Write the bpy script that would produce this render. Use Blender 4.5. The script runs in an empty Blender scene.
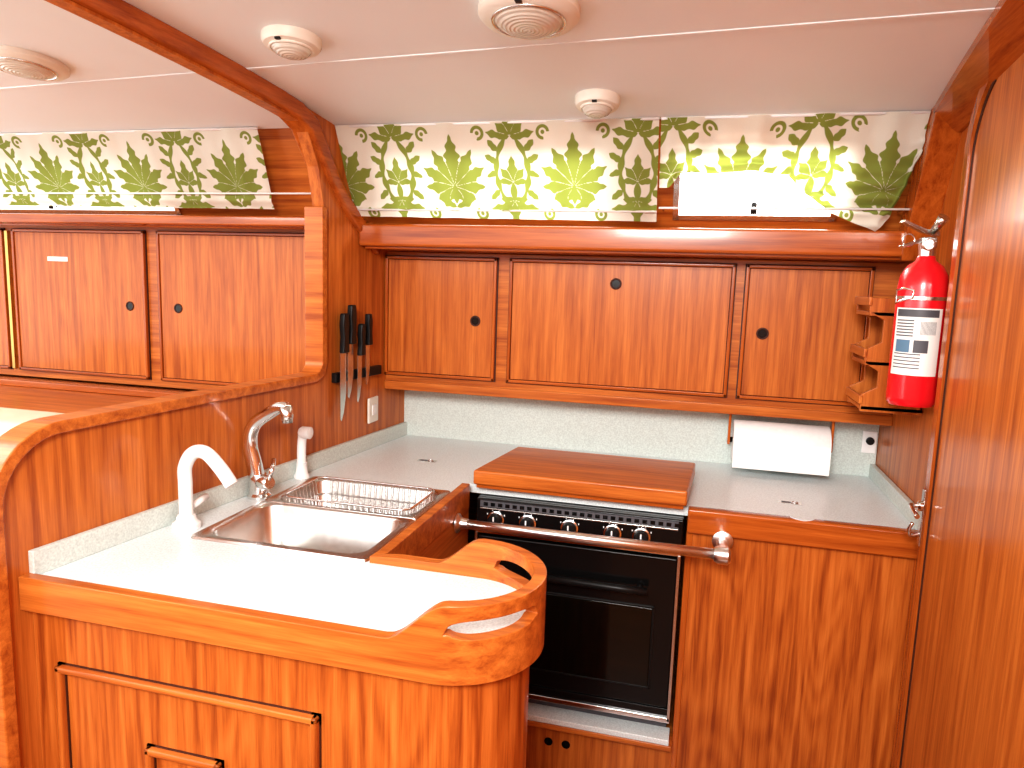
import bpy, bmesh, math, random
from mathutils import Vector, Matrix
random.seed(3)
S=bpy.context.scene
S.view_settings.view_transform='Standard'
S.view_settings.look='Medium High Contrast'
pi=math.pi
# ------------------------------------------------------------------ materials
def newmat(name):
    m=bpy.data.materials.new(name); m.use_nodes=True
    nt=m.node_tree; b=nt.nodes['Principled BSDF']
    return m,nt,b
def plain(name,col,rough=0.5,metal=0.0,coat=0.0,noise=0.0,nscale=200,bump=0.0,spec=0.5):
    m,nt,b=newmat(name)
    b.inputs['Roughness'].default_value=rough; b.inputs['Metallic'].default_value=metal
    b.inputs['Coat Weight'].default_value=coat; b.inputs['Specular IOR Level'].default_value=spec
    tc=nt.nodes.new('ShaderNodeTexCoord'); n=nt.nodes.new('ShaderNodeTexNoise'); n.inputs['Scale'].default_value=nscale
    nt.links.new(tc.outputs['Object'],n.inputs['Vector'])
    r=nt.nodes.new('ShaderNodeValToRGB'); r.color_ramp.elements[0].position=.3; r.color_ramp.elements[1].position=.7
    c=Vector(col)
    r.color_ramp.elements[0].color=(*(c*(1-noise)),1); r.color_ramp.elements[1].color=(*[min(1,v*(1+noise*.5)) for v in c],1)
    nt.links.new(n.outputs['Fac'],r.inputs['Fac']); nt.links.new(r.outputs['Color'],b.inputs['Base Color'])
    if bump>0:
        bp=nt.nodes.new('ShaderNodeBump'); bp.inputs['Strength'].default_value=bump; bp.inputs['Distance'].default_value=.002
        nt.links.new(n.outputs['Fac'],bp.inputs['Height']); nt.links.new(bp.outputs['Normal'],b.inputs['Normal'])
    return m
def wood(name,axis='z',dark=(.29,.062,.010),mid=(.45,.122,.020),light=(.60,.190,.036),cath=0.0,rough=.36,coat=.22):
    m,nt,b=newmat(name); L=nt.links
    tc=nt.nodes.new('ShaderNodeTexCoord')
    mp=nt.nodes.new('ShaderNodeMapping')
    k={'x':(1.8,45,45),'y':(45,1.8,45),'z':(45,45,1.8)}[axis]
    mp.inputs['Scale'].default_value=k
    L.new(tc.outputs['Object'],mp.inputs['Vector'])
    n=nt.nodes.new('ShaderNodeTexNoise'); n.inputs['Scale'].default_value=1.3; n.inputs['Detail'].default_value=6; n.inputs['Roughness'].default_value=.6; n.inputs['Distortion'].default_value=.4
    L.new(mp.outputs['Vector'],n.inputs['Vector'])
    mp2=nt.nodes.new('ShaderNodeMapping'); mp2.inputs['Scale'].default_value=tuple(v*7 if v>5 else v*6 for v in k)
    L.new(tc.outputs['Object'],mp2.inputs['Vector'])
    n2=nt.nodes.new('ShaderNodeTexNoise'); n2.inputs['Scale'].default_value=1.2; n2.inputs['Detail'].default_value=3
    L.new(mp2.outputs['Vector'],n2.inputs['Vector'])
    mp3=nt.nodes.new('ShaderNodeMapping'); mp3.inputs['Scale'].default_value={'x':(.9,6,6),'y':(6,.9,6),'z':(6,6,.9)}[axis]
    L.new(tc.outputs['Object'],mp3.inputs['Vector'])
    n3=nt.nodes.new('ShaderNodeTexNoise'); n3.inputs['Scale'].default_value=1.0; n3.inputs['Detail'].default_value=1.5
    L.new(mp3.outputs['Vector'],n3.inputs['Vector'])
    ws=nt.nodes.new('ShaderNodeMath'); ws.operation='MULTIPLY'; ws.inputs[1].default_value=(120 if cath>0 else 60)
    L.new(n3.outputs['Fac'],ws.inputs[0])
    sn=nt.nodes.new('ShaderNodeMath'); sn.operation='SINE'; L.new(ws.outputs[0],sn.inputs[0])
    a=nt.nodes.new('ShaderNodeMath'); a.operation='MULTIPLY_ADD'; a.inputs[1].default_value=(cath if cath>0 else .02)
    L.new(sn.outputs[0],a.inputs[0]); L.new(n.outputs['Fac'],a.inputs[2])
    a2=nt.nodes.new('ShaderNodeMath'); a2.operation='MULTIPLY_ADD'; a2.inputs[1].default_value=.30
    L.new(n2.outputs['Fac'],a2.inputs[0]); L.new(a.outputs[0],a2.inputs[2])
    r=nt.nodes.new('ShaderNodeValToRGB'); e=r.color_ramp.elements
    e[0].position=.44; e[0].color=(*dark,1); e[1].position=.86; e[1].color=(*light,1)
    x=e.new(.64); x.color=(*mid,1)
    L.new(a2.outputs[0],r.inputs['Fac']); L.new(r.outputs['Color'],b.inputs['Base Color'])
    b.inputs['Roughness'].default_value=rough; b.inputs['Specular IOR Level'].default_value=.3
    b.inputs['Coat Weight'].default_value=coat; b.inputs['Coat Roughness'].default_value=.12
    return m
WZ=wood('teak_vertical','z'); WX=wood('teak_horizontal','x'); WY=wood('teak_depth','y')
WC=wood('teak_cathedral','z',cath=.05,dark=(.24,.045,.007),mid=(.42,.105,.016),light=(.57,.17,.032))
tt=dict(dark=(.25,.046,.007),mid=(.38,.086,.012),light=(.50,.128,.020),rough=.25,coat=.45)
WT=wood('teak_trim','x',**tt); WTY=wood('teak_trim_depth','y',**tt); WTZ=wood('teak_trim_vert','z',**tt)
DARKW=plain('dark_reveal',(.05,.010,.003),.6)
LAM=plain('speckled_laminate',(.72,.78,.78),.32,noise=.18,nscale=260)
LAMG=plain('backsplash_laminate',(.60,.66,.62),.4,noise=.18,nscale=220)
WHITE=plain('ceiling_white',(.84,.89,.90),.55,noise=.02,nscale=3)
CREAM=plain('cream_plastic',(.80,.77,.68),.4)
PLW=plain('white_plastic',(.86,.87,.86),.25)
CHROME=plain('chrome',(.82,.82,.82),.15,1)
RAILM=plain('satin_stainless',(.84,.83,.82),.28,1)
STEEL=plain('brushed_steel',(.70,.69,.66),.27,1,noise=.08,nscale=60)
BLACK=plain('black_enamel',(.005,.005,.005),.22,coat=.15,spec=.3)
BLKP=plain('black_plastic',(.008,.008,.008),.4,spec=.3)
GLASS=plain('oven_glass',(.002,.003,.002),.08,coat=.4,spec=.3)
RED=plain('red_paint',(.72,.010,.018),.25,coat=.4)
PAPER=plain('paper',(.9,.9,.88),.9,noise=.03,nscale=80,bump=.2)
BEIGE=plain('beige_vinyl',(.66,.55,.40),.6,noise=.05,nscale=20)
BRASS=plain('brass',(.55,.35,.12),.3,1)
FLOORM=wood('sole_wood','x',dark=(.12,.03,.008),mid=(.2,.06,.015),light=(.3,.1,.03))
LBL=plain('label_white',(.82,.82,.78),.5)
INK=plain('ink',(.08,.08,.09),.5)
def glassmat():
    m,nt,b=newmat('frosted_lens'); b.inputs['Base Color'].default_value=(.88,.84,.74,1); b.inputs['Roughness'].default_value=.15
    b.inputs['Transmission Weight'].default_value=.3
    n=nt.nodes.new('ShaderNodeTexWave'); n.wave_type='RINGS'; n.rings_direction='Z'; n.inputs['Scale'].default_value=40
    bp=nt.nodes.new('ShaderNodeBump'); bp.inputs['Strength'].default_value=.4; bp.inputs['Distance'].default_value=.003
    tc=nt.nodes.new('ShaderNodeTexCoord'); nt.links.new(tc.outputs['Object'],n.inputs['Vector'])
    nt.links.new(n.outputs['Fac'],bp.inputs['Height']); nt.links.new(bp.outputs['Normal'],b.inputs['Normal'])
    return m
LENS=glassmat()
def fabric():
    m,nt,b=newmat('damask_fabric'); L=nt.links
    at=nt.nodes.new('ShaderNodeAttribute'); at.attribute_name='mask'
    r=nt.nodes.new('ShaderNodeValToRGB'); e=r.color_ramp.elements
    e[0].position=.42; e[0].color=(.84,.82,.71,1); e[1].position=.58; e[1].color=(.25,.30,.055,1)
    L.new(at.outputs['Fac'],r.inputs['Fac'])
    tc=nt.nodes.new('ShaderNodeTexCoord'); n=nt.nodes.new('ShaderNodeTexNoise'); n.inputs['Scale'].default_value=900
    L.new(tc.outputs['Object'],n.inputs['Vector'])
    mx=nt.nodes.new('ShaderNodeMix'); mx.data_type='RGBA'; mx.blend_type='MULTIPLY'; mx.inputs[0].default_value=.15
    L.new(r.outputs['Color'],mx.inputs[6]); L.new(n.outputs['Fac'],mx.inputs[7])
    L.new(mx.outputs[2],b.inputs['Base Color']); b.inputs['Roughness'].default_value=.9
    tr=nt.nodes.new('ShaderNodeBsdfTranslucent'); L.new(mx.outputs[2],tr.inputs['Color'])
    ms=nt.nodes.new('ShaderNodeMixShader'); ms.inputs[0].default_value=.30
    out=nt.nodes['Material Output']
    L.new(b.outputs[0],ms.inputs[1]); L.new(tr.outputs[0],ms.inputs[2]); L.new(ms.outputs[0],out.inputs['Surface'])
    return m
FAB=fabric()
# ------------------------------------------------------------------ helpers
def link(o,parent=None):
    S.collection.objects.link(o)
    if parent: o.parent=parent
    return o
def group(name):
    e=bpy.data.objects.new(name,None); e.empty_display_size=.05; return link(e)
def mesh(name,v,f,mat,parent=None,bevel=0,smooth=False,seg=2):
    me=bpy.data.meshes.new(name); me.from_pydata([tuple(p) for p in v],[],f); me.update()
    bm=bmesh.new(); bm.from_mesh(me); bmesh.ops.recalc_face_normals(bm,faces=bm.faces); bm.to_mesh(me); bm.free()
    o=bpy.data.objects.new(name,me); me.materials.append(mat); link(o,parent)
    if smooth:
        for p in me.polygons: p.use_smooth=True
    if bevel>0:
        md=o.modifiers.new('b','BEVEL'); md.width=bevel; md.segments=seg; md.limit_method='ANGLE'; md.angle_limit=.6
        for p in me.polygons: p.use_smooth=True
        wn=o.modifiers.new('w','WEIGHTED_NORMAL'); wn.keep_sharp=False
    return o
def box(name,x0,x1,y0,y1,z0,z1,mat,parent=None,bevel=0.002):
    v=[(x,y,z) for x in(x0,x1) for y in(y0,y1) for z in(z0,z1)]
    f=[(0,1,3,2),(4,6,7,5),(0,4,5,1),(2,3,7,6),(0,2,6,4),(1,5,7,3)]
    return mesh(name,v,f,mat,parent,bevel)
def prism(name,pts,fn,a0,a1,mat,parent=None,bevel=0,smooth=False):
    n=len(pts)
    v=[fn(p,a0) for p in pts]+[fn(p,a1) for p in pts]
    f=[tuple(range(n)),tuple(range(2*n-1,n-1,-1))]+[(i,(i+1)%n,n+(i+1)%n,n+i) for i in range(n)]
    return mesh(name,v,f,mat,parent,bevel,smooth)
def arc(cx,cy,r,a0,a1,n=12):
    return [(cx+r*math.cos(math.radians(a0+(a1-a0)*i/n)),cy+r*math.sin(math.radians(a0+(a1-a0)*i/n))) for i in range(n+1)]
def spline(P,n=8):
    P=[Vector(p) for p in P]; out=[]
    for i in range(len(P)-1):
        p0=P[max(i-1,0)];p1=P[i];p2=P[i+1];p3=P[min(i+2,len(P)-1)]
        for k in range(n):
            t=k/n
            out.append(.5*((2*p1)+(-p0+p2)*t+(2*p0-5*p1+4*p2-p3)*t*t+(-p0+3*p1-3*p2+p3)*t**3))
    out.append(P[-1]); return out
def tube(name,P,r,mat,parent=None,n=12,closed=False):
    P=[Vector(p) for p in P]; N=len(P)
    rr=r if isinstance(r,(list,tuple)) else [r]*N
    v=[];f=[]
    t0=(P[1]-P[0]).normalized(); up=Vector((0,0,1)) if abs(t0.z)<.9 else Vector((1,0,0))
    nrm=t0.cross(up).normalized()
    for i in range(N):
        if closed: t=(P[(i+1)%N]-P[i-1]).normalized()
        else: t=(P[min(i+1,N-1)]-P[max(i-1,0)]).normalized()
        nrm=(nrm-t*nrm.dot(t)).normalized(); bn=t.cross(nrm)
        for k in range(n):
            a=2*pi*k/n; v.append(P[i]+(nrm*math.cos(a)+bn*math.sin(a))*rr[i])
    M=N if closed else N-1
    for i in range(M):
        for k in range(n):
            j=(i+1)%N; f.append((i*n+k,i*n+(k+1)%n,j*n+(k+1)%n,j*n+k))
    if not closed: f+= [tuple(range(n-1,-1,-1)),tuple(range((N-1)*n,N*n))]
    o=mesh(name,v,f,mat,parent); 
    for p in o.data.polygons: p.use_smooth=len(p.vertices)==4
    return o
def lathe(name,prof,c,mat,parent=None,axis='z',n=32,a0=0,a1=360,flat=False):
    full=(a1-a0)>=360
    v=[];f=[];K=n if full else n+1
    for r,z in prof:
        for k in range(K):
            a=math.radians(a0+(a1-a0)*k/n)
            p=Vector((r*math.cos(a),r*math.sin(a),z))
            if axis=='y': p=Vector((p.x,p.z,p.y))
            elif axis=='-y': p=Vector((p.x,-p.z,p.y))
            elif axis=='x': p=Vector((p.z,p.x,p.y))
            elif axis=='-x': p=Vector((-p.z,p.x,p.y))
            elif axis=='-z': p=Vector((p.x,p.y,-p.z))
            v.append(Vector(c)+p)
    m=len(prof)
    for i in range(m-1):
        for k in range(n):
            k2=(k+1)%K if full else k+1
            f.append((i*K+k,i*K+k2,(i+1)*K+k2,(i+1)*K+k))
    if full:
        f.append(tuple(range(K))); f.append(tuple(range((m-1)*K,m*K)))
    o=mesh(name,v,f,mat,parent)
    for p in o.data.polygons: p.use_smooth=(len(p.vertices)==4 and not flat)
    if not flat:
        md=o.modifiers.new('e','EDGE_SPLIT'); md.split_angle=math.radians(40)
    return o
def offset_path(P,d):
    out=[]
    for i in range(len(P)):
        a=Vector(P[max(i-1,0)]);b=Vector(P[i]);c=Vector(P[min(i+1,len(P)-1)])
        t1=(b-a);t2=(c-b)
        if t1.length<1e-9:t1=t2
        if t2.length<1e-9:t2=t1
        t1.normalize();t2.normalize()
        n1=Vector((-t1.y,t1.x));n2=Vector((-t2.y,t2.x)); n=(n1+n2).normalized()
        k=1/max(.5,n.dot(n1)); out.append(tuple(b+n*d*k))
    return out
def ribbon(name,P,d0,d1,fn,a0,a1,mat,parent=None,bevel=.003):
    A=offset_path(P,d0);B=offset_path(P,d1)
    n=len(P); v=[];f=[]
    for i in range(n):
        v+= [fn(A[i],a0),fn(B[i],a0),fn(B[i],a1),fn(A[i],a1)]
    for i in range(n-1):
        for k in range(4):
            f.append((i*4+k,i*4+(k+1)%4,(i+1)*4+(k+1)%4,(i+1)*4+k))
    f+=[(0,1,2,3),((n-1)*4+3,(n-1)*4+2,(n-1)*4+1,(n-1)*4)]
    return mesh(name,v,f,mat,parent,bevel)
XY=lambda p,a:(p[0],p[1],a)
XZ=lambda p,a:(p[0],a,p[1])
YZ=lambda p,a:(a,p[0],p[1])
def xp(y): return -1.158+.1025*(y-.983)
PT=lambda p,a:(xp(p[0])+a,p[0],p[1])   # partition plane
def zc(y): return 2.02-.0549*max(0,y-.6)**2
def sm(t): t=max(0,min(1,t)); return t*t*(3-2*t)
# ------------------------------------------------------------------ room shell
box('floor',-3.2,.62,-1.4,2.46,-.04,0,FLOORM,bevel=0)
box('wall_back',-3.2,.62,2.40,2.45,0,1.655,WX,bevel=0)
box('wall_front_blocker',-3.2,.62,-1.45,-1.4,0,1.5,WX,bevel=0)  # unseen wall behind the camera, added to cut sky light and reflections
ys=[.55+ (1.97-.55)*i/40 for i in range(41)]
prof=[(y,zc(y)) for y in ys]+[(y,zc(y)+.04) for y in reversed(ys)]
o=prism('ceiling',prof,YZ,-3.2,.62,WHITE)
for p in o.data.polygons: p.use_smooth=len(p.vertices)==4
o.modifiers.new('e','EDGE_SPLIT').split_angle=math.radians(30)
def seam(ya,yb,x0,x1):
    v=[];f=[];N=30
    for i in range(N+1):
        t=i/N; x=x0+(x1-x0)*t; yy=ya+(yb-ya)*t
        for (dy,dz) in ((-.005,.003),(-.005,-.002),(.005,-.002),(.005,.003)): v.append((x,yy+dy,zc(yy+dy)+dz))
    for i in range(N):
        for k in range(4): f.append((i*4+k,i*4+(k+1)%4,(i+1)*4+(k+1)%4,(i+1)*4+k))
    f+=[(0,1,2,3),(N*4+3,N*4+2,N*4+1,N*4)]
    mesh('trim_ceiling_seam',v,f,WHITE)
seam(1.70,1.475,-3.1,.50)
# partition (left wall) with opening
low=[(y,zc(y)-.047) for y in [1.82-.1*i for i in range(22)]]
top=[(y,zc(y)+.005) for y in [low[-1][0]+ (1.95-low[-1][0])*i/20 for i in range(21)]]
nearend=[(.945,0)]+[(p[0],p[1]) for p in arc(1.065,1.055,.12,180,90,12)]
corner=arc(1.84,1.238,.06,-90,0,8)
outl=nearend+corner+[(1.90,1.68),(1.875,1.79),(1.82,zc(1.82)-.047)]+low[1:]+top+[(2.13,1.66),(2.40,1.655),(2.40,0)]
prism('wall_left',outl,PT,-.035,0,WZ)
edge=[(.945,0.0),(.945,.5),(.945,1.0)]+arc(1.065,1.055,.12,180,90,12)+[(1.4,1.177)]+corner+[(1.90,1.5),(1.90,1.68)]
ribbon('trim_partition_edge',edge,.0,.024,PT,-.047,.012,WX)
bp=[(y,zc(y)-.02) for y in [-.25+.1*i for i in range(20)]]
bp+= [tuple(p) for p in [(1.70,zc(1.70)-.02),(1.78,zc(1.78)-.022),(1.84,1.895),(1.885,1.835),(1.935,1.77),(2.0,1.705),(2.06,1.66),(2.12,1.62),(2.19,1.575)]]
bp=sorted(set(bp))
ribbon('trim_beam',bp,-.021,.021,PT,-.05,.018,WTY,bevel=.006)
# right wall
g=group('wall_right')
box('bulkhead_back',.565,.61,1.82,2.42,0,1.97,WZ,g,0)
box('bulkhead_front',.55,.61,-1.2,1.835,0,2.03,WZ,g,.004)
yy=[-.3,.3,.9,1.2,1.5,1.75,1.97]
v=[];f=[]
for y in yy:
    xi=.456+(y-1.44)*.09 if y>1.2 else .434
    z=zc(y); v+=[(xi,y,z+.004),(xi,y,z-.018),(.555,y,z-.06),(.57,y,z-.06),(.57,y,z+.004)]
for i in range(len(yy)-1):
    for k in range(5): f.append((i*5+k,i*5+(k+1)%5,(i+1)*5+(k+1)%5,(i+1)*5+k))
f+=[(0,1,2,3,4),tuple(range(len(yy)*5-1,len(yy)*5-6,-1))]
mesh('trim_ceiling_right',v,f,WTY)
ribbon('trim_cabin_side_right',[(1.93,1.93),(2.0,1.79),(2.08,1.65),(2.10,1.58)],-.03,.05,YZ,.50,.57,WTZ)
# door
d1=group('door_1')
def archp(y0,y1,z0,z1,r):
    return [(y0,z0),(y0,z1-r)]+arc(y0-r,z1-r,r,0,90,10)+arc(y1+r,z1-r,r,90,180,10)+[(y1,z0)]
prism('leaf',archp(1.735,.95,.12,1.93,.16),YZ,.534,.552,WZ,d1,.003)
ribbon('frame',archp(1.748,.937,.10,1.945,.165),-.022,0.006,YZ,.526,.552,WTZ,d1)
ribbon('gap',archp(1.742,.943,.11,1.938,.165),0.0,0.008,YZ,.5325,.552,DARKW,d1,0)
dl=group('door_latch')
box('plate',.521,.527,1.752,1.770,.915,1.05,STEEL,dl,.003)
tube('lever',spline([(.522,1.76,1.01),(.500,1.76,1.01),(.495,1.735,1.01),(.497,1.70,1.0)],6),.0055,CHROME,dl)
tube('hook',spline([(.522,1.76,.945),(.503,1.755,.94),(.498,1.75,.958),(.502,1.745,.972)],6),.0045,CHROME,dl)
lathe('rose',[(.012,0),(.012,.006),(.008,.010)],(.522,1.76,1.01),CHROME,dl,'-x')
# cabin side (sloped) with window openings
cs=group('wall_cabin_side')
def slope(x0,x1,t0,t1,mat,name,th=.02,off=0):
    P=lambda t:(2.0+.17*t,1.925-.275*t)
    a=P(t0);b=P(t1)
    nx,nz=.85,.52
    v=[]
    for x in (x0,x1):
        for (y,z) in (a,b):
            v.append((x,y+off*nx,z+off*nz)); v.append((x,y+(off+th)*nx,z+(off+th)*nz))
    f=[(0,1,3,2),(4,6,7,5),(0,4,5,1),(2,3,7,6),(0,2,6,4),(1,5,7,3)]
    return mesh(name,v,f,mat,cs)
wins=[(-2.75,-1.75),(-.90,-.25),(-.085,.34)]
xs=[-3.2]+[w for p in wins for w in p]+[.60]
for i in range(0,len(xs),2): slope(xs[i],xs[i+1],-.1,1.05,WX,'panel')
for a,b in wins:
    slope(a,b,-.1,.25,WX,'panel_top'); slope(a,b,.86,1.05,WX,'panel_bottom')
i=1
for a,b in wins:
    w=group('window_%d'%i); i+=1
    for (xa,xb,ta,tb) in ((a,b,.22,.27),(a,b,.84,.89),(a-.005,a+.012,.22,.89),(b-.012,b+.005,.22,.89)):
        o=slope(xa,xb,ta,tb,STEEL,'frame',.012,-.008); o.parent=w
    tube('dog',[( (a+b)/2,2.125,1.705),((a+b)/2,2.10,1.715),((a+b)/2,2.10,1.69)],.008,BLKP,w)
# ------------------------------------------------------------------ ledge + overhead cabinets
lg=group('trim_ledge_galley')
box('fascia',xp(2.1)+.0,.565,2.075,2.11,1.582,1.650,WT,lg,.008)
box('shelf',xp(2.2)+.0,.565,2.08,2.40,1.615,1.645,WT,lg,.003)
box('underside',xp(2.2)+.0,.565,2.10,2.26,1.575,1.60,WT,lg,.003)
def door(parent,x0,x1,z0,z1,y,mat,hole=None):
    box('reveal',x0,x1,y-.003,y+.004,z0,z1,DARKW,parent,0)
    m=.003
    w=.010
    for (a,b,c,d) in ((x0+m,x1-m,z0+m,z0+m+w),(x0+m,x1-m,z1-m-w,z1-m),(x0+m,x0+m+w,z0+m,z1-m),(x1-m-w,x1-m,z0+m,z1-m)):
        box('molding',a,b,y-.014,y+.003,c,d,WT if (b-a)>(d-c) else WTZ,parent,.002)
    box('panel',x0+m+w+.0015,x1-m-w-.0015,y-.009,y+.003,z0+m+w+.0015,z1-m-w-.0015,mat,parent,.001)
    if hole:
        hx,hz=hole
        lathe('finger_hole',[(.0135,0),(.0135,.0015)],(hx,y-.0085,hz),BLACK,parent,'-y')
        P=[(hx+.015*math.cos(a),y-.010,hz+.015*math.sin(a)) for a in [2*pi*k/24 for k in range(24)]]
        tube('ring',P,.0028,DARKW,parent,8,True)
oc=group('overhead_cabinet')
box('carcass',xp(2.25)+.0,.565,2.252,2.384,1.112,1.574,WX,oc,.002)
door(oc,-1.028,-.634,1.157,1.562,2.25,WZ,(-.7055,1.355))
door(oc,-.597,.102,1.157,1.562,2.25,WZ,(-.253,1.49))
door(oc,.126,.478,1.157,1.562,2.25,WZ,(.188,1.358))
box('valance',xp(2.25),.565,2.243,2.252,1.108,1.138,WX,oc,.003)
# ------------------------------------------------------------------ saloon side
sc=group('saloon_cabinet')
box('carcass',-3.15,xp(2.3)-.045,2.252,2.395,1.05,1.655,WX,sc,.002)
door(sc,-3.1,-2.64,1.075,1.63,2.25,WZ)
door(sc,-2.60,-1.985,1.075,1.63,2.25,WZ,(-2.06,1.35))
door(sc,-1.935,-1.30,1.075,1.63,2.25,WZ,(-1.848,1.35))
box('hinge',-2.632,-2.618,2.238,2.25,1.08,1.62,BRASS,sc,.001)
box('label',-2.43,-2.335,2.239,2.242,1.508,1.525,LBL,sc,0)
box('top_shelf',-3.15,xp(2.1)-.04,2.09,2.395,1.640,1.672,WT,sc,.006)
box('lower_shelf',-3.15,xp(1.9)-.05,1.50,2.395,.98,1.02,WX,sc,.004)
box('lower_rail',-3.15,xp(2.2)-.05,2.18,2.25,1.02,1.045,WT,sc,.004)
st=group('settee')
box('seat_base',-3.1,-1.25,.95,1.495,0,.40,WX,st,.005)
box('seat_cushion',-3.1,-1.25,.93,1.495,.40,.52,BEIGE,st,.03)
box('back_cushion',-3.1,-1.22,1.30,1.48,.52,1.115,BEIGE,st,.03)
# ------------------------------------------------------------------ counter
cen=(-.37,1.12)
A=lambda r:arc(cen[0],cen[1],r,-90,90,28)
ct=group('galley_counter')
lam=[(xp(.99),.99)]+A(.13)+[(-.602,1.25),(-.602,1.862),(.564,1.862),(.564,2.399),(xp(2.399),2.399)]
top_o=prism('laminate_top',lam,XY,.895,.92,LAM,ct)
cut=box('cutter',-1.0,-.625,1.26,1.75,.8,1.0,LAM,None,0)
md=top_o.modifiers.new('bool','BOOLEAN'); md.operation='DIFFERENCE'; md.object=cut; md.solver='EXACT'
bpy.context.view_layer.update()
dg=bpy.context.evaluated_depsgraph_get(); nm=bpy.data.meshes.new_from_object(top_o.evaluated_get(dg))
top_o.modifiers.clear(); top_o.data=nm; bpy.data.objects.remove(cut)
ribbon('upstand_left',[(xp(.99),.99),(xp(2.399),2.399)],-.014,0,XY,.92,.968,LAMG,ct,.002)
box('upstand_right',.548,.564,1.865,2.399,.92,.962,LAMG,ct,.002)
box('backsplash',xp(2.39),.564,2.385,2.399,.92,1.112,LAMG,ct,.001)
# wood edge + fiddle rail as one continuous strip with hand-hold slots
path=[(x,.98) for x in [xp(.98),-1.0,-.8,-.6,-.53]]
path+=[(-.52+.15*i/12,.98) for i in range(12)]
a=arc(cen[0],cen[1],.14,-90,90,72); path+=a
path+=[(-.37-.12*i/10,1.26) for i in range(1,11)]+[(-.54,1.26),(-.59,1.26),(-.59,1.29),(-.59,1.5),(-.59,1.828)]
def ang_of(p):
    x,y=p
    if x<-.3705: return -90-(-.37-x)/.14*57.3 if y<1.1 else 90+(-.37-x)/.14*57.3
    return math.degrees(math.atan2(y-cen[1],x-cen[0]))
def topz(p):
    x,y=p
    if y<1.1: return .926+.066*sm((ang_of(p)+120)/42)
    if x>-.3705: return .992
    if y<1.2615 and x>-.55: return .992-.054*sm((-.372-x)/.09)
    return .934 if y<1.27 else .930
def slot(p):
    ang=ang_of(p)
    for c,w in ((-46,33),(44,33)):
        t=abs(ang-c)/w
        if t<1: return .0155*(1-t**4)**.5
    return 0
zb=.862; v=[];f=[]
th=.0115
Pi=offset_path(path,th);Po=offset_path(path,-th)
hs=[slot(p) for p in path]
for i,p in enumerate(path):
    tz=topz(p); zm=.952; h=hs[i]
    if h==0: zm=min(.952,(.90+tz)/2)
    zz=[zb,zm-h,zm+h,tz]
    if h==0: zz=[zb,zm-.001,zm+.001,tz]
    for q in (Pi[i],Po[i]):
        for z in zz: v.append((q[0],q[1],z))
n=len(path)
def id(i,s,k): return i*8+s*4+k
for i in range(n-1):
    j=i+1
    op=(hs[i]>0 or hs[j]>0)
    for k in range(3):
        if k==1 and op: continue
        f.append((id(i,0,k),id(j,0,k),id(j,0,k+1),id(i,0,k+1)))
        f.append((id(i,1,k),id(i,1,k+1),id(j,1,k+1),id(j,1,k)))
    f.append((id(i,0,3),id(j,0,3),id(j,1,3),id(i,1,3)))
    f.append((id(i,0,0),id(i,1,0),id(j,1,0),id(j,0,0)))
    if op:
        f.append((id(i,0,1),id(j,0,1),id(j,1,1),id(i,1,1)))
        f.append((id(i,0,2),id(i,1,2),id(j,1,2),id(j,0,2)))
        if hs[i]==0: f.append((id(i,0,1),id(i,1,1),id(i,1,2),id(i,0,2)))
        if hs[j]==0: f.append((id(j,0,1),id(j,1,1),id(j,1,2),id(j,0,2)))
for i in (0,n-1):
    for k in range(3): f.append((id(i,0,k),id(i,0,k+1),id(i,1,k+1),id(i,1,k)))
o=mesh('fiddle_rail',v,f,WX,ct)
md=o.modifiers.new('b','BEVEL'); md.width=.006; md.segments=3; md.limit_method='ANGLE'; md.angle_limit=math.radians(50)
for p in o.data.polygons: p.use_smooth=True
o.modifiers.new('w','WEIGHTED_NORMAL')
# body panels
bodyp=[(xp(1.0),.992)]+A(.128)+[(-.60,1.248),(-.60,1.84)]
ribbon('body_panel',bodyp,0,.018,XY,.0,.868,WC,ct,0)
box('body_end',-.60,-.582,1.262,1.835,0,.862,WY,ct,.002)
for nm_,(X0,X1,Z0,Z1) in (('frame_molding',(-1.10,-.565,.20,.758)),('inner_molding',(-.91,-.755,.30,.633))):
    for (x0,x1,z0,z1) in ((X0,X1,Z1-.013,Z1),(X0,X1,Z0,Z0+.013),(X0,X0+.013,Z0,Z1),(X1-.013,X1,Z0,Z1)):
        box(nm_,x0,x1,.977,.993,z0,z1,WX if x1-x0>.1 else WZ,ct,.004)
        box(nm_+'_reveal',x0-.002,x1+.002,.9885,.992,z0-.003,z1+.002,DARKW,ct,0)
box('right_edge',.008,.564,1.828,1.864,.858,.924,WT,ct,.006)
sc_=[(p[0],p[1]) for p in arc(.285,1.862,.030,180,360,16)]
prism('finger_scallop',sc_,XY,.918,.9255,LAM,ct)
box('right_cabinet_face',.012,.564,1.848,1.866,0,.86,WC,ct,.002)
box('right_stile',.008,.024,1.842,1.85,0,.86,WTZ,ct,.002)
box('right_stile_b',.545,.564,1.842,1.85,0,.86,WTZ,ct,.002)
box('kick_panel',-.58,.01,1.84,1.86,0,.262,WZ,ct,.002)
box('stove_base',-.58,.008,1.80,2.3,.262,.278,WX,ct,.003)
for dx in (-.33,-.28): lathe('vent_hole',[(.012,0),(.012,.001)],(dx,1.8395,.20),BLACK,ct,'-y')
for (x,y) in ((-.793,2.054),(.273,1.994)):
    pl=group('flush_lid_pull')
    box('plate',x-.03,x+.03,y-.012,y+.012,.9202,.9216,STEEL,pl,.0005)
    box('recess',x-.022,x+.002,y-.007,y+.007,.9216,.922,INK,pl,0)
    tube('ring',[(x+.012+.008*math.cos(t),y+.007*math.sin(t),.9232) for t in [2*pi*k/16 for k in range(16)]],.0015,CHROME,pl,6,True)
g=group('stove_cover')
P=[(-.568,1.818),(.004,1.818),(.022,2.146),(-.525,2.146)]
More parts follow.
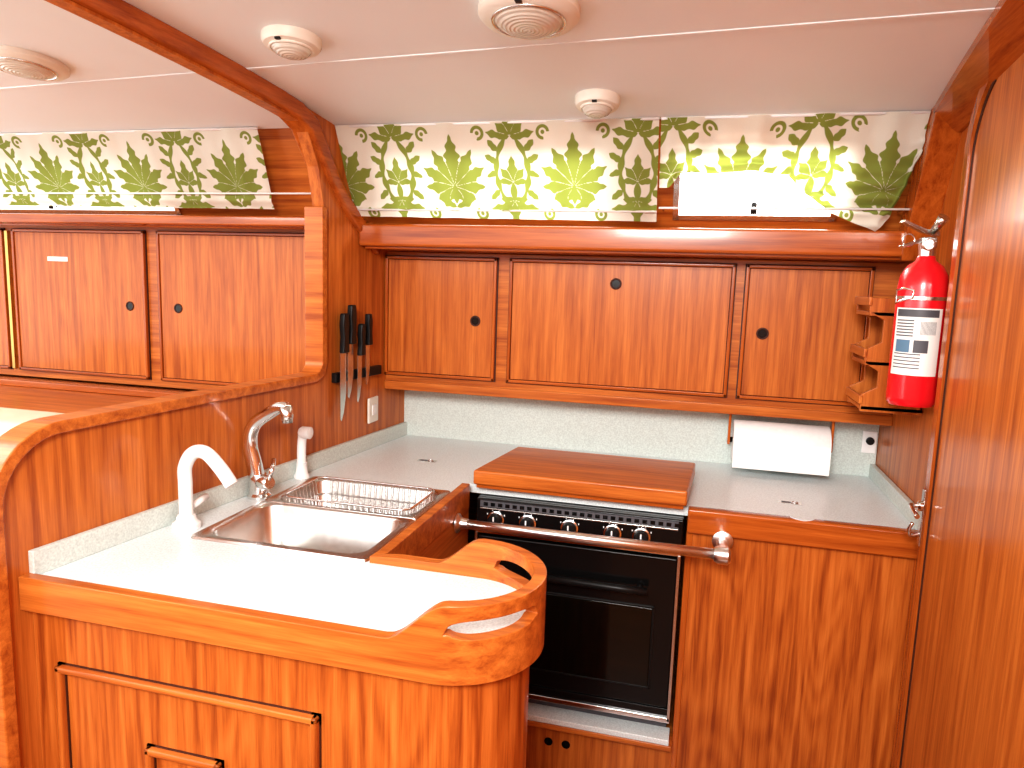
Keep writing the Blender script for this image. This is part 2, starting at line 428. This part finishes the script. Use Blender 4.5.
prism('lid_board',P,XY,.931,.972,WX,g,.006)
P2=[(-.560,1.828),(-.004,1.828),(.010,2.14),(-.53,2.14)]
prism('lid_apron',P2,XY,.9205,.932,WT,g,.001)
# ------------------------------------------------------------------ oven
ov=group('gas_oven')
box('body',-.558,.0,1.84,2.30,.33,.893,BLACK,ov,.003)
box('control_panel',-.556,-.002,1.822,1.842,.805,.893,BLACK,ov,.003)
box('burner_slot',-.545,-.013,1.819,1.823,.872,.889,INK,ov,.0)
box('chrome_strip_top',-.556,-.002,1.816,1.824,.798,.806,CHROME,ov,.001)
box('vent_bar',-.545,-.013,1.817,1.823,.866,.870,STEEL,ov,.001)
for k in range(26):
    x=-.535+k*.0205
    box('vent_slot',x,x+.012,1.8182,1.8195,.875,.885,BLACK,ov,0)
for x in (-.50,-.41,-.295,-.18,-.105):
    lathe('knob_bezel',[(.0235,0),(.0235,.003),(.019,.005)],(x,1.822,.838),CHROME,ov,'-y')
    lathe('knob',[(.0195,0),(.018,.018),(.015,.021),(.001,.021)],(x,1.817,.838),BLKP,ov,'-y')
    box('knob_mark',x-.002,x+.002,1.7945,1.798,.840,.853,PLW,ov,.0005)
    for q in (-60,-20,20,60):
        qa=math.radians(90+q); qx=x+.028*math.cos(qa); qz=.838+.028*math.sin(qa)
        box('dial_tick',qx-.0012,qx+.0012,1.8212,1.822,qz-.0022,qz+.0022,PLW,ov,0)
box('door_frame',-.55,-.008,1.815,1.84,.375,.792,BLACK,ov,.006)
box('door_glass',-.49,-.065,1.811,1.816,.43,.65,GLASS,ov,.002)
for (a,b,c,d) in ((-.495,-.06,.425,.43),(-.495,-.06,.65,.655),(-.495,-.49,.425,.655),(-.065,-.06,.425,.655)):
    box('glass_trim',a,b,1.811,1.817,c,d,BLKP,ov,.001)
tube('door_handle',[(-.40,1.785,.705),(-.16-.0,1.785,.705),(-.08,1.785,.705)],.010,BLKP,ov)
for x in (-.38,-.10): tube('handle_post',[(x,1.785,.705),(x,1.816,.705)],.008,BLKP,ov)
box('side_trim_r',-.010,-.002,1.812,1.84,.34,.80,STEEL,ov,.001)
box('side_trim_l',-.556,-.549,1.812,1.84,.34,.80,STEEL,ov,.001)
box('lower_strip',-.556,-.002,1.812,1.84,.335,.350,CHROME,ov,.002)
box('lower_panel',-.552,-.006,1.818,1.84,.350,.372,BLACK,ov,.001)
box('drip_tray',-.57,.0,1.80,1.86,.279,.295,LAM,ov,.002)
box('foot_rail',-.55,-.01,1.86,2.2,.279,.332,INK,ov,.0)
g=group('stove_grab_rail')
tube('bar',[(-.560,1.72,.852),(-.3,1.72,.852),(.095,1.72,.852)],.0125,RAILM,g,16)
lathe('boss_r',[(.017,-.02),(.022,-.01),(.022,.012),(.016,.018)],(.095,1.72,.852),RAILM,g,'x')
tube('arm_r',spline([(.095,1.72,.852),(.098,1.76,.852),(.098,1.81,.850),(.098,1.824,.850)],4),.012,RAILM,g)
lathe('flange_r',[(.026,0),(.026,.004),(.016,.010)],(.098,1.827,.850),RAILM,g,'-y')
lathe('flange_l',[(.026,0),(.026,.004),(.016,.012),(.013,.03)],(-.577,1.72,.852),RAILM,g,'x')
# ------------------------------------------------------------------ sink
sk=group('double_sink')
def rr(x0,x1,y0,y1,r,z,n=6):
    L=[]
    for (cx,cy,a0) in ((x1-r,y1-r,0),(x0+r,y1-r,90),(x0+r,y0+r,180),(x1-r,y0+r,270)):
        for i in range(n+1):
            a=math.radians(a0+90*i/n); L.append((cx+r*math.cos(a),cy+r*math.sin(a),z))
    return L
def bowl(y0,y1,x0,x1,oy0,oy1,depth,nm):
    loops=[rr(-1.020,-.606,oy0,oy1,.012,.9205),rr(-1.018,-.608,oy0+.002,oy1-.002,.012,.9255),rr(x0-.004,x1+.004,y0-.004,y1+.004,.045,.9255),rr(x0,x1,y0,y1,.042,.921),
     rr(x0+.006,x1-.006,y0+.006,y1-.006,.042,.92-depth+.02),rr(x0+.013,x1-.013,y0+.013,y1-.013,.04,.92-depth+.006),rr(x0+.025,x1-.025,y0+.025,y1-.025,.035,.92-depth)]
    v=[p for l in loops for p in l]; K=len(loops[0]); f=[]
    for i in range(len(loops)-1):
        for k in range(K): f.append((i*K+k,i*K+(k+1)%K,(i+1)*K+(k+1)%K,(i+1)*K+k))
    f.append(tuple(range((len(loops)-1)*K,len(loops)*K)))
    o=mesh(nm,v,f,STEEL,sk); 
    for p in o.data.polygons: p.use_smooth=True
    o.modifiers.new('e','EDGE_SPLIT').split_angle=math.radians(50)
    cx,cy=(x0+x1)/2,(y0+y1)/2
    lathe('drain',[(.036,0),(.036,.003),(.028,.004),(.026,.0),(.001,.0)],(cx,cy,.921-depth),CHROME,sk,'z')
bowl(1.268,1.502,-.995,-.63,1.245,1.512,.13,'front_bowl')
bowl(1.528,1.742,-.995,-.63,1.512,1.760,.13,'rear_bowl')
# dish rack sitting in the rear bowl
dr=group('dish_rack')
def loop(x0,x1,y0,y1,z,r): return rr(x0,x1,y0,y1,r,z,5)
tube('top_wire',loop(-.985,-.64,1.538,1.732,.933,.03),.003,CHROME,dr,8,True)
tube('mid_wire',loop(-.980,-.645,1.543,1.728,.89,.03),.0018,CHROME,dr,6,True)
tube('base_wire',loop(-.970,-.655,1.55,1.72,.835,.03),.0025,CHROME,dr,6,True)
for i in range(19):
    x=-.960+i*(.295/18)
    tube('wire',[(x,1.538,.933),(x,1.55,.835),(x,1.72,.835),(x,1.732,.933)],.0014,CHROME,dr,6)
for i in range(10):
    y=1.56+i*.0165
    tube('cross_wire',[(-.985,y,.933),(-.970,y,.835),(-.655,y,.835),(-.64,y,.933)],.0014,CHROME,dr,6)
for i in range(9):
    x=-.94+i*.032
    tube('plate_peg',[(x,1.60,.836),(x,1.60,.912),(x,1.635,.912),(x,1.635,.836)],.0016,PLW,dr,6)
# faucets
fa=group('kitchen_faucet')
c=(-1.053,1.55)
lathe('base',[(.030,0),(.030,.006),(.024,.012),(.023,.05),(.019,.06)],(c[0],c[1],.9205),CHROME,fa)
P=spline([(c[0],c[1],.94),(c[0]-.012,c[1],1.0),(c[0]-.024,c[1],1.055),(c[0]-.012,c[1],1.105),(-1.02,1.55,1.14),(-.985,1.545,1.158),(-.962,1.54,1.158)],8)
tube('spout',P,[.021-.007*i/(len(P)-1) for i in range(len(P))],CHROME,fa,16)
tube('nozzle',[(-.968,1.54,1.162),(-.963,1.538,1.14),(-.962,1.537,1.122)],[.016,.015,.013],STEEL,fa,16)
tube('lever_body',[(c[0],c[1],.96),(c[0]+.03,c[1]-.012,.963),(c[0]+.042,c[1]-.016,.965)],[.020,.020,.015],CHROME,fa,16)
tube('lever',spline([(c[0]+.035,c[1]-.014,.97),(c[0]+.045,c[1]-.01,1.0),(c[0]+.03,c[1]+.02,1.015)],5),.006,CHROME,fa)
wt=group('water_filter_tap')
c=(-1.066,1.297)
lathe('base',[(.030,0),(.030,.012),(.022,.018),(.019,.03)],(c[0],c[1],.9205),PLW,wt)
tube('spout',spline([(c[0],c[1],.94),(c[0],c[1],1.02),(c[0]+.001,c[1],1.06),(c[0]+.022,c[1],1.092),(c[0]+.055,c[1],1.095),(c[0]+.09,c[1],1.065),(c[0]+.118,c[1],1.030)],8),.0150,PLW,wt,16)
tube('lever',[(c[0],c[1]+.02,.965),(c[0]-.002,c[1]+.07,.972)],.008,PLW,wt)
sp=group('sink_sprayer')
c=(-1.048,1.744)
lathe('holder',[(.022,0),(.022,.008),(.017,.014),(.014,.04),(.016,.045)],(c[0],c[1],.9207),PLW,sp)
tube('handle',spline([(c[0],c[1],.95),(c[0],c[1],1.0),(c[0]+.004,c[1],1.04),(c[0]+.022,c[1]-.005,1.056)],6),[.0125]*12+[.014]*7,PLW,sp,14)
lathe('spray_head',[(.012,-.02),(.017,-.012),(.017,.012),(.008,.016)],(c[0]+.018,c[1]-.004,1.052),PLW,sp,'x')
# ------------------------------------------------------------------ knives + outlet
kr=group('magnetic_knife_rack')
ribbon('bar',[(xp(1.935)+.008,1.935),(xp(2.20)+.008,2.20)],-.008,.008,XY,1.165,1.195,BLKP,kr,.002)
def knife(y,zt,hl,bl,w,ang=0):
    k=group('kitchen_knife'); x=xp(y)+.026
    R=lambda yy,zz:(y+(yy)*math.cos(ang)+(zz-zt)*math.sin(ang), zt+(zz-zt)*math.cos(ang))
    hp=[(-w*.42,zt),(-w*.55,zt-hl*.3),(-w*.40,zt-hl*.6),(-w*.55,zt-hl),(w*.5,zt-hl),(w*.38,zt-hl*.6),(w*.5,zt-hl*.3),(w*.35,zt)]
    prism('handle',[R(*p) for p in hp],YZ,x-.009,x+.009,BLKP,k,.004)
    bl_=[(-w*.5,zt-hl),(-w*.5,zt-hl-bl*.96),(-w*.3,zt-hl-bl),(w*.1,zt-hl-bl*.88),(w*.5,zt-hl-bl*.6),(w*.5,zt-hl)]
    prism('blade',[R(*p) for p in bl_],YZ,x-.0065,x-.0045,STEEL,k,0)
knife(1.965,1.375,.12,.21,.036); knife(2.005,1.40,.12,.17,.034); knife(2.06,1.34,.10,.15,.028,.03); knife(2.10,1.37,.10,.13,.026,-.03)
wo=group('wall_outlet')
x=xp(2.168)
box('plate',x,x+.008,2.13,2.20,1.005,1.09,CREAM,wo,.003)
box('switch',x+.008,x+.012,2.15,2.18,1.03,1.065,PLW,wo,.002)
so=group('power_socket')
box('plate',.518,.560,2.378,2.385,.995,1.065,PLW,so,.003)
lathe('dial',[(.012,0),(.012,.006),(.009,.008)],(.540,2.378,1.035),BLKP,so,'-y')
# ------------------------------------------------------------------ paper towel
pt=group('paper_towel_roll')
lathe('roll',[(.018,.13),(.062,.13),(.064,.133),(.064,.405),(.062,.408),(.018,.408)],(0,2.305,1.018),PAPER,pt,'x',48)
mesh('loose_sheet',[(.131,2.240,1.03),(.407,2.240,1.03),(.131,2.236,.985),(.407,2.236,.985),(.131,2.239,.945),(.407,2.239,.945)],[(0,1,3,2),(2,3,5,4)],PAPER,pt)
for x in (.118,.416):
    box('bracket',x-.004,x+.004,2.29,2.32,1.005,1.110,WTZ,pt,.002)
tube('spindle',[(.116,2.305,1.018),(.418,2.305,1.018)],.009,BLKP,pt)
# ------------------------------------------------------------------ spice rack
sr=group('spice_rack')
x0,x1,y0,y1=.412,.563,1.975,2.14
box('back',.555,.564,y0,y1,1.19,1.48,WZ,sr,.001)
for (a,b) in ((y0,y0+.012),(y1-.012,y1)):
    prism('side',[(x1,1.185),(x0+.005,1.185),(x0+.005,1.23),(x0+.04,1.25),(x0+.04,1.29),(x0+.005,1.31),(x0+.005,1.345),(x0+.04,1.365),(x0+.04,1.42),(x0+.005,1.44),(x0+.005,1.475),(x1,1.475)],XZ,a,b,WZ,sr,.002)
for z in (1.19,1.305,1.43): box('shelf',x0+.006,x1,y0,y1,z,z+.01,WY,sr,.001)
for z in (1.205,1.325,1.455): box('front_bar',x0,x0+.009,y0-.004,y1+.004,z,z+.022,WY,sr,.002)
# ------------------------------------------------------------------ extinguisher
ex=group('fire_extinguisher')
c=(.503,1.87,0)
lathe('cylinder',[(.02,1.226),(.047,1.226),(.053,1.234),(.054,1.245),(.054,1.50),(.050,1.53),(.038,1.552),(.022,1.564),(.018,1.575)],c,RED,ex,'z',48)
lathe('neck',[(.018,1.572),(.018,1.60),(.014,1.602)],c,CHROME,ex)
box('valve_block',c[0]-.016,c[0]+.016,c[1]-.018,c[1]+.018,1.592,1.618,STEEL,ex,.004)
cd=Vector((-.97,-.24,0)); 
def E(a,z): return (c[0]+cd.x*a,c[1]+cd.y*a,z)
def slab(name,pts,w,mat):
    side=Vector((-cd.y,cd.x,0))*w/2
    v=[Vector(E(a,z))+side for a,z in pts]+[Vector(E(a,z))-side for a,z in pts]; n=len(pts)
    f=[tuple(range(n)),tuple(range(2*n-1,n-1,-1))]+[(i,(i+1)%n,n+(i+1)%n,n+i) for i in range(n)]
    mesh(name,v,f,mat,ex,.001)
slab('carry_handle',[(-.01,1.605),(.02,1.605),(.06,1.592),(.062,1.597),(.02,1.613),(-.01,1.613)],.022,STEEL)
slab('squeeze_lever',[(-.02,1.620),(.015,1.628),(.065,1.650),(.063,1.656),(.012,1.636),(-.02,1.632)],.020,STEEL)
lathe('gauge',[(.014,0),(.014,.008),(.011,.010)],(c[0]-.004,c[1]-.018,1.600),CHROME,ex,'-y')
tube('nozzle',[(c[0]+.005,c[1]-.01,1.63),(c[0]+.012,c[1]-.03,1.648),(c[0]+.016,c[1]-.04,1.66)],[.008,.010,.013],STEEL,ex)
tube('pull_pin_ring',[E(.045+.014*math.cos(t),1.61+.014*math.sin(t)) for t in [2*pi*k/18 for k in range(18)]],.0016,CHROME,ex,6,True)
tube('bracket_clip',[(c[0]+.050*math.cos(math.radians(a_))*1.1,c[1]+.050*math.sin(math.radians(a_))*1.12,z_) for a_,z_ in ((-175,1.465),(-150,1.472),(-125,1.478),(-122,1.495),(-150,1.500),(-175,1.495))],.0028,CHROME,ex,8,True)
lathe('label',[(.0546,1.30),(.0546,1.455)],c,LBL,ex,'z',24,-165,-50)
lathe('label_header',[(.0549,1.435),(.0549,1.452)],c,INK,ex,'z',24,-160,-60)
for z in (1.425,1.418,1.411,1.404,1.397,1.390): lathe('label_text',[(.0549,z),(.0549,z+.003)],c,INK,ex,'z',24,-158,-115)
for z in (1.348,1.340,1.332,1.324,1.316): lathe('label_text_b',[(.0549,z),(.0549,z+.0025)],c,INK,ex,'z',24,-158,-95)
for k in range(14): lathe('barcode',[(.0549,1.395),(.0549,1.425)],c,INK,ex,'z',2,-100+k*2.6,-99+k*2.6)
lathe('label_photo',[(.0549,1.353),(.0549,1.382)],c,plain('label_blue',(.1,.2,.3),.5),ex,'z',24,-155,-120)
lathe('label_photo_b',[(.0549,1.353),(.0549,1.382)],c,INK,ex,'z',24,-112,-80)
lathe('strap',[(.0555,1.474),(.0555,1.482)],c,STEEL,ex,'z',40)
box('bracket_back',.548,.566,c[1]-.015,c[1]+.015,1.24,1.50,BLKP,ex,.002)
# ------------------------------------------------------------------ ceiling lights
def clight(x,y,r,h,white):
    g=group('ceiling_light'); z=zc(y)+.002
    sl=-.1098*max(0,y-.6)
    lathe('housing',[(r,0),(r,h*.5),(r*.93,h*.75),(r*.72,h*.85),(r*.70,h*.5)],(0,0,0),CREAM,g,'-z',40)
    lathe('lens',[(r*.70,h*.4),(r*.68,h*.9),(r*.55,h*1.2),(r*.3,h*1.4),(.001,h*1.45)],(0,0,0),LENS,g,'-z',40)
    tube('lens_ring',[(r*.71*math.cos(t),r*.71*math.sin(t),-h*.88) for t in [2*pi*k/36 for k in range(36)]],.003,STEEL if not white else CREAM,g,8,True)
    box('toggle',-.006,.006,-r*.9,-r*.78,-h*.9,-h*.5,BLKP,g,.001)
    g.location=(x,y,z); g.rotation_euler=(math.atan(sl),0,0)
clight(-1.63,1.47,.095,.024,False); clight(-.874,1.43,.062,.030,True); clight(-.342,1.37,.095,.030,False); clight(-.274,1.82,.055,.034,True)
# ------------------------------------------------------------------ valances
def leaf(u,v,bu,bv,th,L,w,ser=.22):
    du,dv=u-bu,v-bv
    a=du*math.sin(th)+dv*math.cos(th); b=abs(du*math.cos(th)-dv*math.sin(th))
    if a<=0 or a>=L: return -1
    t=a/L
    return w*math.sin(pi*t**.9)*(1+ser*math.sin(a*240))-b
def fan(u,v,bu,bv,L_,gap=.0014):
    vals=sorted([leaf(u,v,bu,bv,math.radians(t),L,w) for t,L,w in L_]); m,s=vals[-1],vals[-2]
    if m>0 and s>-.5: m=min(m,(m-s)-gap)
    return m
FANA=((-30,.118,.020),(0,.142,.022),(30,.118,.020),(60,.108,.020),(90,.092,.019),(122,.070,.016),(155,.045,.012))
FANB=((-42,.052,.011),(0,.072,.013),(42,.052,.011),(85,.040,.010))
FANC=((-50,.05,.012),(0,.07,.014),(50,.05,.012),(95,.04,.010))
def damask(x,v):
    P=.35
    u=((x+P/2)%P)-P/2
    au=abs(u); V=v
    d=math.radians
    best=fan(au,V,0,.100,FANA)
    best=max(best,leaf(au,V,0,.050,d(0),.06,.010,0),leaf(au,V,0,.040,d(62),.065,.012))
    eu=P/2-au
    # open S-scroll stems either side of the cell edge, growing leaves
    s=.046*math.sin(pi*min(1,max(0,(V-.03)/.215)))**.8
    if .03<V<.245: best=max(best,.0058+.0022*math.sin(V*130)-abs(eu-s)*.85)
    best=max(best,fan(eu,V,0,.112,FANB),leaf(eu,V,0,.112,d(180),.055,.010,0))
    best=max(best,fan(eu,V,0,.235,FANC),fan(eu,-V,0,-.062,FANC))
    for bu,bv,th,L,w in ((.044,.165,58,.040,.010),(.046,.140,112,.034,.009),(.040,.195,40,.040,.010),(.040,.090,130,.040,.010),(.020,.232,75,.052,.010),(.018,.045,98,.055,.010)):
        best=max(best,leaf(eu,V,bu,bv,d(th),L,w))
    # loose curls
    for cu,cv,r,g0 in ((.082,.243,.015,-2.4),(.074,.024,.014,1.2)):
        dd=math.hypot(au-cu,V-cv); an=math.atan2(V-cv,au-cu)
        if abs(an-g0)>.7: best=max(best,.0042-abs(dd-r))
        best=max(best,.0055-dd)
    return best
def curve_interp(pts,x):
    for i in range(len(pts)-1):
        if pts[i][0]<=x<=pts[i+1][0]:
            t=(x-pts[i][0])/(pts[i+1][0]-pts[i][0]); return pts[i][1]+(pts[i+1][1]-pts[i][1])*t
    return pts[0][1] if x<pts[0][0] else pts[-1][1]
def valance(x0,x1,hem,ph,right_in=0,left_in=0,amp=.004,rod=None,wob=0):
    g=group('window_valance')
    nx=int((x1-x0)/.0022); nz=130
    v=[];f=[];mk=[]
    for i in range(nx+1):
        for j in range(nz+1):
            t=j/nz
            sx=i/nx
            X=x0+(x1-x0)*sx
            X=X-(right_in*t)*sm((sx-.5)*2)+left_in*t*(1-sm(sx*2))
            zt=1.915; zb=curve_interp(hem,x0+(x1-x0)*sx)
            z=zt+(zb-zt)*t
            yb=1.945+(1.915-z)*.52
            yw=amp*(math.sin(X*38+ph)+.6*math.sin(X*83+1.7*ph))*(.4+.6*t)-.008*math.exp(-((t-.90)/.05)**2)
            if wob: yw+=wob*math.sin((X*14+z*60))*t*.7+.006*math.sin(z*190+X*9)*sm((t-.3)*2)
            v.append((X,yb+yw,z)); mk.append(.5+damask(X+ph,(z-1.66)/.255*.27+wob*math.sin(X*17))*90)
    for i in range(nx):
        for j in range(nz):
            a=i*(nz+1)+j; f.append((a,a+nz+1,a+nz+2,a+1))
    o=mesh('cloth',v,f,FAB,g,smooth=True)
    at=o.data.attributes.new('mask','FLOAT','POINT')
    at.data.foreach_set('value',mk)
    tube('heading_rod',[(x0,1.949,1.914),(x1,1.949,1.914)],.004,PLW,g,8)
    a,b,z,y=rod
    tube('lower_rod',[(a,y,z),(b,y,z)],.003,PLW,g,8)
    for x in (a+.01,b-.01): tube('stub',[(x,y,z),(x,y+.07,z)],.003,STEEL,g,8)
    return g
valance(-1.052,-.131,[(-1.1,1.672),(0,1.664)],.709,amp=.005,rod=(-1.05,-.13,1.690,2.052))
valance(-.126,.498,[(-.13,1.752),(-.10,1.750),(-.07,1.785),(.10,1.793),(.20,1.783),(.25,1.735),(.32,1.69),(.43,1.645),(.46,1.68),(.50,1.83)],.62,amp=.009,rod=(-.125,.50,1.700,2.048),wob=.014)
valance(-3.0,-1.31,[(-3.1,1.70),(-1.3,1.69)],1.439,right_in=.02,amp=.005,rod=(-3.0,-1.12,1.735,2.03))
# ------------------------------------------------------------------ lights
W=bpy.data.worlds.new('sky'); S.world=W; W.use_nodes=True
bg=W.node_tree.nodes['Background']; bg.inputs[0].default_value=(1,.99,.98,1); bg.inputs[1].default_value=2.7
def area(name,loc,target,sx,sy,pw,col):
    l=bpy.data.lights.new(name,'AREA'); l.shape='RECTANGLE'; l.size=sx; l.size_y=sy; l.energy=pw; l.color=col
    o=bpy.data.objects.new(name,l); link(o); o.location=loc
    o.rotation_euler=(Vector(target)-Vector(loc)).to_track_quat('-Z','Y').to_euler(); return o
area('companionway_daylight',(-.20,-.75,2.15),(-.3,2.2,1.4),.7,.5,62,(1,.98,.95))
area('saloon_fill_light',(-2.2,.7,1.96),(-2.2,1.2,0),.6,.6,14,(1,.97,.93))  # unseen fill light below the closed saloon ceiling, brightens the left side
area('porthole_daylight',(.14,2.55,1.98),(.14,2.0,1.70),.7,.5,32,(1,.98,.95))
area('porthole_daylight',(-.58,2.55,1.98),(-.58,2.0,1.70),.7,.5,6,(1,.98,.95))
# camera
f=714.
Y=Vector((188,94,-714)).normalized(); X=Vector((2812,-194,714)).normalized(); Z=X.cross(Y).normalized(); X=Y.cross(Z)
M=Matrix((X,Y,Z)).to_4x4()
cd_=bpy.data.cameras.new('camera'); cam=bpy.data.objects.new('camera',cd_); link(cam)
cd_.sensor_width=36; cd_.lens=f/1024*36; cd_.clip_start=.02
cam.matrix_world=Matrix.Translation((0,0,1.48))@M
S.camera=cam
